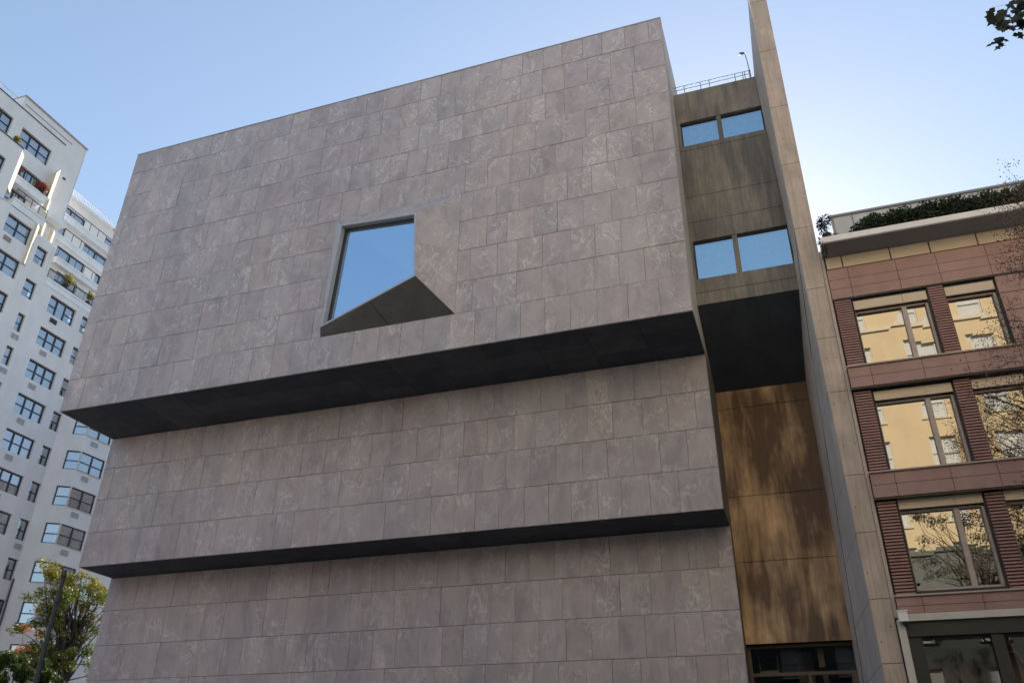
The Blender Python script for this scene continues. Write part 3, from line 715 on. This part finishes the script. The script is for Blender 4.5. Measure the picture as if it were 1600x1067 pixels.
# tubular white rack behind the shop glass
rk = thing('tubular_rack', 'white tubular rack standing behind the right shop window', 'rack', (4.6, 23.8, 4))
for a, b in (((4.42, 23.7, 5.38), (4.62, 23.7, 4.85)), ((4.42, 23.7, 5.3), (4.78, 23.7, 5.3)), ((4.32, 23.7, 5.1), (4.55, 23.7, 5.1)), ((4.70, 23.7, 5.4), (4.74, 23.7, 5.2)), ((4.34, 23.7, 5.1), (4.42, 23.7, 3.8))):
    MB().tube([a, b], .013, 6).build('tube', 'whiteplastic', rk)

# ------------------------------------------------------------------ white apartment building on the left
ab = thing('white_apartment_building', 'tall white apartment block with black windows and stepped terraces at the left', 'apartment building', (-52, 38, 0))
wr = random.Random(21)
def window(F, u0, u1, z0, z1, lights, d=.22, picture=None, blinds=True, style=None):
    fr = MB(); t = .065
    fr.fbox(F, u0, u1, z1-t, z1, -d-.05, -d+.05).fbox(F, u0, u1, z0, z0+t, -d-.05, -d+.06)
    fr.fbox(F, u0, u0+t, z0+t, z1-t, -d-.05, -d+.05).fbox(F, u1-t, u1, z0+t, z1-t, -d-.05, -d+.05)
    L = (u1-u0-2*t)/lights; zm = z0+(z1-z0)*.48
    for i in range(1, lights): fr.fbox(F, u0+t+L*i-.05, u0+t+L*i+.05, z0+t, z1-t, -d-.045, -d+.055)
    for i in range(lights):
        if picture == i: continue
        fr.fbox(F, u0+t+L*i+.05*(i > 0), u0+t+L*(i+1)-.05*(i < lights-1), zm-.03, zm+.03, -d-.04, -d+.04)
    w_ = fr.build('window', 'winframe', ab)
    for i in range(lights):
        a, b = u0+t+L*i, u0+t+L*(i+1)
        MB().poly([F(a,z0+t,-d), F(b,z0+t,-d-.003), F(b,z1-t,-d+wr.uniform(-.01,.01)), F(a,z1-t,-d)]).build('pane', 'glass_win', w_)
    if blinds:
        mt = style or wr.choice(['blind', 'blind', 'blind', 'blind_grey', 'curtain'])
        zl = z0 if wr.random() < .35 else zm+wr.uniform(-.1, .25)
        MB().poly([F(u0,zl,-d-.12), F(u1,zl,-d-.12), F(u1,z1,-d-.12), F(u0,z1,-d-.12)]).build('blind', mt, w_)
    MB().poly([F(u0,z0,-d-.4), F(u1,z0,-d-.4), F(u1,z1,-d-.4), F(u0,z1,-d-.4)]).build('room', wr.choice(['void', 'blind_grey']), w_)
    return w_
def acunit(F, u, z, wd=.62, ht=.36, mat='ac'):
    b = MB().fbox(F, u-wd/2, u+wd/2, z, z+.03, -.02, .05).fbox(F, u-wd/2, u+wd/2, z+ht-.03, z+ht, -.02, .05)
    b.fbox(F, u-wd/2, u-wd/2+.03, z+.03, z+ht-.03, -.02, .05).fbox(F, u+wd/2-.03, u+wd/2, z+.03, z+ht-.03, -.02, .05)
    for i in range(3): b.fbox(F, u-wd/2+.03, u+wd/2-.03, z+.07+i*.085, z+.115+i*.085, -.01, .04)
    b.fbox(F, u-.02, u+.02, z+.03, z+ht-.03, -.015, .045)
    o = b.build('vent_grille', mat, ab); MB().fbox(F, u-wd/2+.02, u+wd/2-.02, z+.02, z+ht-.02, -.04, .004).build('vent_backing', 'void' if mat == 'acdark' else 'blind_grey', o)
FM = frame(-50, 0, 0, 1, 1, 0)
hs = []; wins = []; acs = []
def addw(u0, u1, head, h_, lights, ac=None, acm='ac', **k):
    hs.append((u0, u1, head-h_, head)); wins.append((u0, u1, head-h_, head, lights, k))
    if ac is not None: acs.append((u0+(u1-u0)*ac, head-h_-.62, acm))
for i, hd in enumerate((35.0, 32.28, 29.6, 26.9, 24.22, 21.53, 18.85, 16.17, 13.5, 10.8)):
    addw(38.46, 40.95, hd, 1.45, 3, .33, 'acdark' if i == 0 else 'ac', picture=1 if i == 0 else None)
    addw(41.63, 42.47, hd-.02, 1.42, 1, .5 if i in (6, 9) else None, style='blind_grey')
for hd in (37.9, 35.03): addw(36.12, 37.08, hd, 1.44, 1)
for hd in (32.3, 29.62, 26.93, 24.24, 21.55): addw(36.46, 37.06, hd, 1.42, 1, .5)
for i, hd in enumerate((38.75, 35.82, 33.0, 30.2)): addw(33.19, 35.31, hd, 1.52, 2, .25, 'trim' if i == 0 else 'ac')
h_low = [h for h in hs if h[3] < 36.0]; h_u1 = [h for h in hs if h[3] > 36.0 and h[1] < 35.6]; h_u2 = [h for h in hs if h[3] > 36 and h[0] > 35.6]
MB().wall(FM, 20, 42.50, 0, 36.0, h_low, .3).wall(FM, 20, 35.62, 36.0, 39.35, h_u1, .3).wall(FM, 35.62, 37.62, 36.0, 38.62, h_u2, .3).build('wall', 'white_wall', ab)
for (u0, u1, z0, z1, L, k) in wins: window(FM, u0, u1, z0, z1, L, **k)
for (u, z, m_) in acs: acunit(FM, u, z, mat=m_)
# upper left block with chamfered end
MB().wall(FM, 20, 32.42, 39.3, 44.1, [(29.2, 31.55, 40.2, 42.4)], .3).build('wall', 'white_wall', ab)
window(FM, 29.2, 31.55, 40.2, 42.4, 2)
bx('parapet_coping', -50.3, -49.95, 20, 32.46, 44.1, 44.18, 'winframe', ab)
ch = MB(); ch.prism([(-50.002, 32.42), (-50.42, 32.98), (-50.9, 32.98), (-50.9, 32.42)], 40.45, 43.95); ch.build('chamfered_end', 'sun_toned_wall', ab)
bx('return_wall', -53, -50.35, 32.3, 32.42, 40, 44.1, 'white_wall', ab)
MB().prism([(-49.998, 35.36), (-49.74, 35.38), (-50.0, 35.74)], 35.75, 39.3).build('chamfered_end', 'sun_toned_wall', ab)
# balconies one above another between the tower and the east terraces
def slab(x, y0, y1, z0, z1, rail=True, back=1.8, railh=.85, panel=False):
    s_ = bx('balcony_slab', x-back, x, y0, y1, z0, z1, 'slab', ab)
    bx('slab_edge', x+.002, x+.05, y0-.02, y1+.02, z1-.14, z1+.02, 'slab', s_)
    if rail:
        r_ = MB(); r_.box(x-.06, x-.01, y0, y1, z1+railh-.05, z1+railh)
        k = int((y1-y0)/.9)+1
        for i in range(k+1):
            yy = y0+(y1-y0-.04)*i/k; r_.box(x-.05, x-.02, yy, yy+.04, z1, z1+railh-.05)
        if panel:
            kk = int((y1-y0)/.11)
            for i in range(kk): yy = y0+(y1-y0)*i/kk; r_.box(x-.045, x-.03, yy, yy+.02, z1+.05, z1+railh-.1)
            r_.box(x-.05, x-.02, y0, y1, z1+.05, z1+.09); r_.box(x-.05, x-.02, y0, y1, z1+railh-.14, z1+railh-.1)
        r_.build('railing', 'winframe', s_)
slab(-49.98, 33.15, 35.95, 39.42, 40.1, back=2.0)
slab(-51.0, 33.4, 36.2, 42.05, 42.68, back=1.2)
def terrace(x, y0, y1, zs0, zs1, ztop, wins_):
    slab(x, y0, y1, zs0, zs1, panel=(zs0 < 36))
    Fx = frame(x-1.3, 0, 0, 1, 1, 0)
    MB().wall(Fx, y0-1.6, 50, zs1-.4, ztop, wins_, .25).build('wall', 'white_wall', ab)
    for h_ in wins_: window(Fx, *h_, 2 if h_[1]-h_[0] > 1.1 else 1, d=.15)
terrace(-49.95, 37.62, 50, 35.42, 36.0, 38.3, [(39.2, 41.3, 36.5, 37.9), (43, 44.5, 36.5, 37.9)])
terrace(-50.9, 38.55, 50, 38.2, 38.75, 40.9, [(39.3, 42.2, 39.1, 40.6), (43.4, 44.6, 39.1, 40.6)])
terrace(-52.0, 38.4, 50, 40.85, 41.4, 43.6, [(39.5, 40.4, 41.7, 43.2), (42.4, 45.2, 41.7, 43.2)])
terrace(-52.9, 38.6, 52, 43.55, 44.15, 46.9, [(39.6, 42.6, 44.5, 45.9), (45.0, 46.0, 44.5, 45.9)])
bx('terrace_roof', -58, -53.9, 38.0, 54, 46.85, 47.0, 'slab', ab)
r_ = MB().box(-54.1, -54.05, 39, 54, 47.6, 47.66)
for i in range(90): r_.box(-54.09, -54.06, 39+i*.166, 39.04+i*.166, 47.0, 47.6)
r_.build('railing', 'slab', ab)
bx('awning', -52.9, -51.9, 44.3, 47.5, 45.85, 46.0, 'trim', ab)
# privacy walls with angled sunlit ends
def angled_end(x, y, z0, z1, w_=.45, top=0):
    v = [(x, y, z0), (x-w_*.75, y+w_, z0), (x-w_*.75-.4, y+w_, z0), (x-.4, y, z0), (x, y, z1), (x-w_*.75, y+w_, z1+top), (x-w_*.75-.4, y+w_, z1+top), (x-.4, y, z1)]
    MB().hexa(v).build('privacy_wall', 'sun_toned_wall', ab)
angled_end(-51.05, 36.3, 42.9, 45.3, .55, .9)
angled_end(-50.2, 35.9, 41.0, 42.1, .3)
angled_end(-50.3, 36.25, 38.6, 40.2, .3)
angled_end(-49.98, 37.35, 36.4, 38.62, .3)
angled_end(-50.9, 37.6, 39.0, 40.6, .35)
bx('parapet', -51.6, -50.2, 36.0, 37.7, 38.63, 38.9, 'slab', ab); bx('parapet', -51.6, -51.0, 36.2, 38.5, 41.4, 41.9, 'slab', ab)
MB().box(-53.2, -51.9, 33.0, 38.7, 38.6, 42.0).build('wall', 'white_wall', ab)
Fg = frame(-51.85, 0, 0, 1, 1, 0)
window(Fg, 33.5, 35.2, 40.2, 41.9, 3, d=-.05)
# tower with penthouse
FT = frame(-52, 0, 0, 1, 1, 0)
th = [(33.1, 35.98, 45.92, 47.5), (29.6, 32.2, 45.95, 47.55), (34.0, 36.0, 42.95, 44.5)]
MB().wall(FT, 18, 38.82, 41.9, 48.95, th, .3).build('tower_wall', 'white_wall', ab)
for h_ in th: window(FT, *h_, 3)
bx('tower_side', -60, -52, 38.8, 38.85, 41.9, 50.1, 'white_wall', ab)
bx('string_course', -52.0, -51.95, 18, 36.9, 48.90, 48.97, 'winframe', ab)
MB().box(-60, -52.02, 32.4, 38.82, 48.95, 50.1).build('penthouse_wall', 'white_wall', ab)
bx('coping', -60, -51.93, 32.36, 38.9, 50.1, 50.22, 'trim', ab)
bx('ledge', -52.02, -51.98, 32.6, 37.4, 49.45, 49.5, 'trim', ab)
bx('wall_vent', -52.0, -51.94, 37.6, 37.85, 46.0, 46.15, 'winframe', ab); bx('wall_vent', -52.0, -51.94, 36.9, 37.05, 45.5, 45.8, 'winframe', ab)
r_ = MB().box(-52.1, -52.05, 18, 31.9, 49.5, 49.56)
for i in range(70): r_.box(-52.09, -52.06, 18+i*.2, 18.05+i*.2, 48.95, 49.5)
r_.build('railing', 'slab', ab)
bx('roof', -60, -52.0, 18, 32.4, 48.9, 48.95, 'slab', ab)
# angled bay column
A_, B_, C_, D_ = (-50.0, 42.50), (-48.30, 43.48), (-48.08, 45.75), (-48.95, 46.45)
def seg(p, q):
    d = Vector((q[0]-p[0], q[1]-p[1])); L = d.length; d /= L
    return frame(p[0], p[1], d.x, d.y, d.y, -d.x), L
F1, L1 = seg(A_, B_); F2, L2 = seg(B_, C_); F3, L3 = seg(C_, D_)
bh = [29.56, 26.88, 24.2, 21.52, 18.84, 16.16, 13.48, 10.8, 8.1]
u1a, u1b = .98, L1-.02
h1 = [(u1a, u1b, z-1.42, z) for z in bh]; h2 = [(.06, L2-.12, z-1.42, z) for z in bh]
MB().wall(F1, 0, L1, 0, 35.4, h1, .25).build('wall', 'white_wall', ab)
MB().wall(F2, 0, L2, 0, 35.4, h2, .25).build('wall', 'white_wall', ab)
MB().wall(F3, 0, L3, 0, 35.4, [], .25).build('chamfered_end', 'sun_toned_wall', ab)
for i, (a, b) in enumerate(zip(h1, h2)):
    st = 'blind_tan' if i in (3, 4) else None
    window(F1, *a, 1, d=.12, style=st); window(F2, *b, 2, d=.12, style=('blind_tan' if i in (3, 4) else 'blind_grey'))
    acunit(F2, .85, b[2]-.62)
    sl_ = MB().fbox(F2, -.02, L2, b[2]-.07, b[2]-.0, -.1, .03); sl_.build('sill', 'opp_trim', ab)
    MB().fbox(F2, .0, .055, b[2], b[3], -.1, .02).build('corner_post', 'opp_trim', ab)
F4 = frame(-48.97, 0, 0, 1, 1, 0)
h4 = [(47.2, 48.3, z-1.42, z) for z in bh] + [(50.4, 51.6, z-1.42, z) for z in bh]
MB().wall(F4, 46.4, 60, 0, 35.4, h4, .25).build('wall', 'white_wall', ab)
for h_ in h4:
    window(F4, *h_, 1, d=.12)
MB().tube([(-49.93, 42.44, 0), (-49.93, 42.44, 14.9)], .05, 6).build('downpipe', 'winframe', ab)
bx('bracket_lamp', -49.95, -49.5, 41.0, 41.7, 12.7, 13.0, 'winframe', ab)
bx('inner_wall', -60, -51.95, 18, 60, 0, 35, 'void', ab)
# terrace plants
pot_plant('bushy red flowering plant on the upper balcony of the white block', (-51.15, 35.7, 42.68), .55, 1.3, 'red', 700, .12, 31, 'red_plant')
pot_plant('small pink-red plant at the left end of the upper balcony', (-51.2, 33.6, 42.68), .3, .9, 'red', 260, .10, 32, 'red_plant')
pot_plant('yellow-green plant on the parapet of the upper left block', (-50.25, 31.9, 44.0), .4, .8, 'yellowplant', 500, .1, 33, 'terrace_plant')
pot_plant('large yellowing plant on the lowest terrace behind the black railing', (-50.35, 39.6, 36.1), .6, 1.5, 'yellowplant', 900, .11, 34, 'terrace_plant')
pot_plant('second yellowing plant on the lowest terrace, close to the museum edge', (-50.3, 41.9, 36.1), .45, 1.1, 'yellowplant', 600, .11, 35, 'terrace_plant')

# ------------------------------------------------------------------ buildings across the avenue (yellow house mirrored in the windows, low row unseen)
op = thing('yellow_brick_apartment_building', 'sunlit yellow brick apartment house mirrored in the terracotta building windows', 'building', (12, -4, 0))
FO = frame(0, -2.2, 1, 0, 0, 1)
oh = []
for i in range(13):
    for j in range(10): oh.append((-9.0+i*3.4, -7.7+i*3.4, 3.2+j*3.1, 5.1+j*3.1))
MB().wall(FO, -11, 36, 0, 34.5, oh, .25).build('wall', 'opp', op)
fr = MB()
for a, b, c, d in oh:
    fr.fbox(FO, a, b, d-.08, d, -.24, -.14).fbox(FO, a, b, c, c+.08, -.24, -.14).fbox(FO, a, a+.07, c+.08, d-.08, -.24, -.14).fbox(FO, b-.07, b, c+.08, d-.08, -.24, -.14).fbox(FO, a+.07, b-.07, (c+d)/2-.04, (c+d)/2+.04, -.24, -.14)
fr.build('window_frames', 'blind', op, kind='stuff')
fr = MB()
for a, b, c, d in oh: fr.fbox(FO, a-.1, b+.1, c-.14, c, -.02, .08)
for z in (6.0, 27.8, 33.6): fr.fbox(FO, -11, 36, z, z+.22, -.01, .14)
fr.build('sills_and_courses', 'opp_trim', op, kind='stuff')
fr = MB()
for a, b, c, d in oh: fr.poly([FO(a,c,-.22), FO(b,c,-.22), FO(b,d,-.22), FO(a,d,-.22)])
fr.build('window_blinds', 'blind', op, kind='stuff')
MB().wall(frame(0, -2.12, 1, 0, 0, 1), -11, 36, 0, 13.9, [h_ for h_ in oh if h_[3] < 12.9], .07).build('stone_base', 'opp_base', op)
bx('base_course', -11, 36, -2.19, -2.0, 13.9, 14.15, 'opp_base', op)
bx('roof', -11, 36, -16, -2.25, 34.45, 34.6, 'opp_low', op); bx('end_wall', -11.02, -11, -16, -2.2, 0, 34.5, 'opp', op)
ol = thing('bounce_row', 'unseen low row on the near side of the avenue, added to bounce light', 'building', (-30, -4, 0))  # unseen row, added to bounce warm light onto the museum front
bx('wall', -80, -11.1, -16, -2.2, 0, 17, 'opp_low', ol)  # body of the added, unseen bounce row
fr = MB()
for i in range(20):
    for j in range(4): fr.box(-78+i*3.3, -76.8+i*3.3, -2.2, -2.15, 2.5+j*3.6, 4.6+j*3.6)
fr.build('window_frames', 'winframe', ol, kind='stuff')  # frames of the added, unseen bounce row

# ------------------------------------------------------------------ trees
def tree(nm, label, loc, h_, trunk_r, cl, mats, size, seed, group=None, lean=(0, 0), extra=1):
    t = thing(nm, label, 'tree', loc, group); x, y, z = loc; rr = random.Random(seed)
    top = (x+lean[0], y+lean[1], z+h_)
    tb = MB().tube([(x, y, z), (x+lean[0]*.3+.05, y+lean[1]*.3, z+h_*.35), (x+lean[0]*.7, y+lean[1]*.7-.06, z+h_*.7), top], [trunk_r, trunk_r*.8, trunk_r*.5, trunk_r*.2], 9)
    tb.build('trunk', 'bark', t)
    lb = MB()
    for c in cl:
        f_ = rr.uniform(.45, .9); b0 = Vector((x, y, z)).lerp(Vector(top), f_)
        limbs(lb, rr, b0, [(c[0], c[1], c[2])], trunk_r*.3)
        limbs(lb, rr, (c[0], c[1], c[2]), [(c[0]+rr.uniform(-1, 1)*c[3]*1.1, c[1]+rr.uniform(-1, 1)*c[4]*1.1, c[2]+rr.uniform(-.6, 1)*c[5]) for _ in range(5)], trunk_r*.07)
    lb.build('limbs', 'bark', t)
    for i, (mt, n, cs) in enumerate(mats): leaves('crown' if i == 0 else 'crown_top', mt, t, cs, n, size, seed+i)
    return t
r1 = random.Random(41)
# gingko in the side street: ragged crown, yellow tips
gc = clumps(r1, (-43.5, -40.5, 37.6, 41.4, 8.5, 13.0), 44, .5)+clumps(r1, (-43, -41, 38.5, 43.2, 8.5, 13.8), 26, .42)
gt = [(-42+r1.uniform(-.5, .5), 37.6+i*.19+r1.uniform(-.15, .15), 14.3-.6*min(1, i/5)+r1.uniform(-.45, .3), .42, .45, .34) for i in range(24)]
gt += [(-42+r1.uniform(-.8, .8), r1.uniform(38.2, 42.5), r1.uniform(11.0, 13.6), .4, .45, .35) for i in range(20)]
tree('gingko_tree', 'yellow-green gingko with ragged crown between white block and museum', (-42, 41.0, 0), 12.5, .22, gc+gt,
     [('gingko', 9500, gc), ('gingko_top', 3600, gt)], .125, 43)
gc2 = clumps(r1, (-41.5, -39, 33.3, 38.6, 5.6, 8.5), 60, .5)
tree('street_tree', 'low dark green street tree at the bottom left corner', (-40, 36.0, 0), 7.2, .18, gc2, [('green', 24000, gc2)], .13, 51)
gc3 = clumps(r1, (-45, -43.5, 34.0, 37.2, 6.0, 8.6), 8, .6)
tree('orange_tree', 'small orange autumn tree behind the dark green street tree', (-44.5, 36, 0), 6.8, .12, gc3, [('orange', 3600, gc3)], .15, 57)
gc4 = clumps(r1, (-46.5, -45, 40.0, 42.6, 9.2, 11.6), 8, .5)
tree('orange_tree', 'thin pale orange tree beside the gingko in front of the bay windows', (-45.8, 41, 0), 10, .1, gc4, [('orange', 1500, gc4)], .12, 61)
# reddish, half bare tree before the terracotta house
r2 = random.Random(77)
tt = thing('autumn_tree', 'half-bare rusty brown tree in front of the terracotta building', 'tree', (9.6, 19.2, 0))
MB().tube([(9.6, 19.2, 0), (9.4, 19.3, 3.5), (9.0, 19.2, 7), (8.2, 19.1, 10.5), (7.7, 19.0, 13.5)], [.22, .18, .13, .07, .02], 9).build('trunk', 'bark', tt)
br = MB(); tips = []
for i in range(46):
    zt_ = r2.uniform(6.4, 14.3); f_ = (zt_-6)/10
    xe = 4.3+f_*1.5+abs(r2.gauss(0, .9)) if r2.random() < .8 else r2.uniform(6.5, 11)
    ye = 19.0+r2.uniform(-1.6, 1.6); b0 = Vector((9.2-f_*1.3, 19.15, max(3.5, zt_-r2.uniform(1.5, 3.5))))
    limbs(br, r2, b0, [(xe, ye, zt_)], .035)
    for _ in range(5):
        q = b0.lerp(Vector((xe, ye, zt_)), r2.uniform(.45, 1)); e = (q.x-r2.uniform(-.4, .8), q.y+r2.uniform(-.5, .5), q.z+r2.uniform(-.25, .6))
        limbs(br, r2, q, [e], .013); tips.append(e)
        for _k in range(4):
            e2 = (e[0]+r2.uniform(-.5, .35), e[1]+r2.uniform(-.35, .35), e[2]+r2.uniform(-.25, .5)); limbs(br, r2, q.lerp(Vector(e), r2.uniform(.3, .9)), [e2], .006); tips.append(e2)
br.build('limbs', 'bark', tt)
leaves('crown', 'rust', tt, [(e[0], e[1], e[2], .30, .30, .24) for e in tips], 42000, .036, 9)
# plane tree leaning over the avenue: only its lowest twig reaches the picture
pt = thing('plane_tree', 'dark leafy twig of a plane tree reaching in at the top right corner', 'tree', (7.5, 7.5, 0))
MB().tube([(7.5, 7.5, 0), (7.4, 7.6, 4), (7.2, 7.8, 8), (6.8, 8, 12)], [.25, .2, .15, .06], 9).build('trunk', 'bark', pt)
lb = MB(); limbs(lb, r2, (7.3, 7.7, 7.0), [(3.55, 8.0, 10.0)], .05); limbs(lb, r2, (4.3, 8.0, 9.9), [(3.0, 8.0, 9.45), (3.2, 8.0, 9.75), (3.4, 7.9, 9.5), (3.1, 8.05, 9.9)], .008)
lb.build('limbs', 'bark', pt)
def bigleaf(v, f, p, a, b, s_):
    k = len(v); o = [(-.5, 0), (-.2, .3), (-.05, .18), (.12, .42), (.2, .12), (.5, 0), (.22, -.14), (.1, -.4), (-.06, -.2), (-.22, -.28)]
    v += [tuple(Vector(p)+a*(q[0]*s_)+b*(q[1]*s_)) for q in o]; f.append(tuple(range(k, k+len(o))))
v, f = [], []
for _ in range(115):
    t_ = r2.random(); p = (2.98+.62*t_+r2.uniform(-.07, .10), 8+r2.uniform(-.2, .2), 9.38+.5*t_+r2.uniform(-.13, .26))
    a = Vector((r2.uniform(-1, 1), r2.uniform(-.5, .5), r2.uniform(-1, .3))).normalized(); b = a.cross(Vector((r2.uniform(-.4, .4), 1, r2.uniform(-.8, .2)))).normalized()
    bigleaf(v, f, p, a, b, r2.uniform(.09, .17))
mk('twig_leaves', v, f, 'dark', pt)
cc = clumps(r2, (4.8, 9.5, 5.5, 10, 10.5, 14), 60, .32)
cl_ = MB()
for c_ in cc: limbs(cl_, r2, (r2.uniform(6.6, 7.2), 7.8, r2.uniform(8, 11)), [c_[:3]], .035); limbs(cl_, r2, c_[:3], [(c_[0]+r2.uniform(-.4, .4), c_[1]+r2.uniform(-.4, .4), c_[2]+r2.uniform(-.3, .4)) for _ in range(4)], .008)
cl_.build('branches', 'bark', pt)
leaves('crown', 'dark', pt, cc, 4200, .075, 14)

# ------------------------------------------------------------------ street lamp pole at the corner
sp = thing('street_lamp', 'slim dark street lamp pole rising past the trees at the lower left', 'street lamp', (-21.5, 20, 0))
MB().tube([(-21.45, 20, 0), (-21.45, 20, .6), (-21.47, 20, 4.0), (-21.52, 20, 7.75)], [.14, .09, .085, .055], 12).build('pole', 'pole', sp)
MB().tube([(-21.52, 20, 7.12), (-21.9, 20, 7.18), (-22.4, 20, 7.30)], [.02, .014, .008], 6).build('arm', 'pole', sp)
MB().tube([(-21.5, 20, 7.0), (-21.5, 20, 7.22)], [.09, .09], 10).build('collar', 'pole', sp)
MB().tube([(-21.52, 20, 7.7), (-21.53, 20, 7.82), (-21.53, 20, 7.98)], [.05, .09, .05], 10).build('finial', 'pole', sp)

bpy.context.view_layer.update()
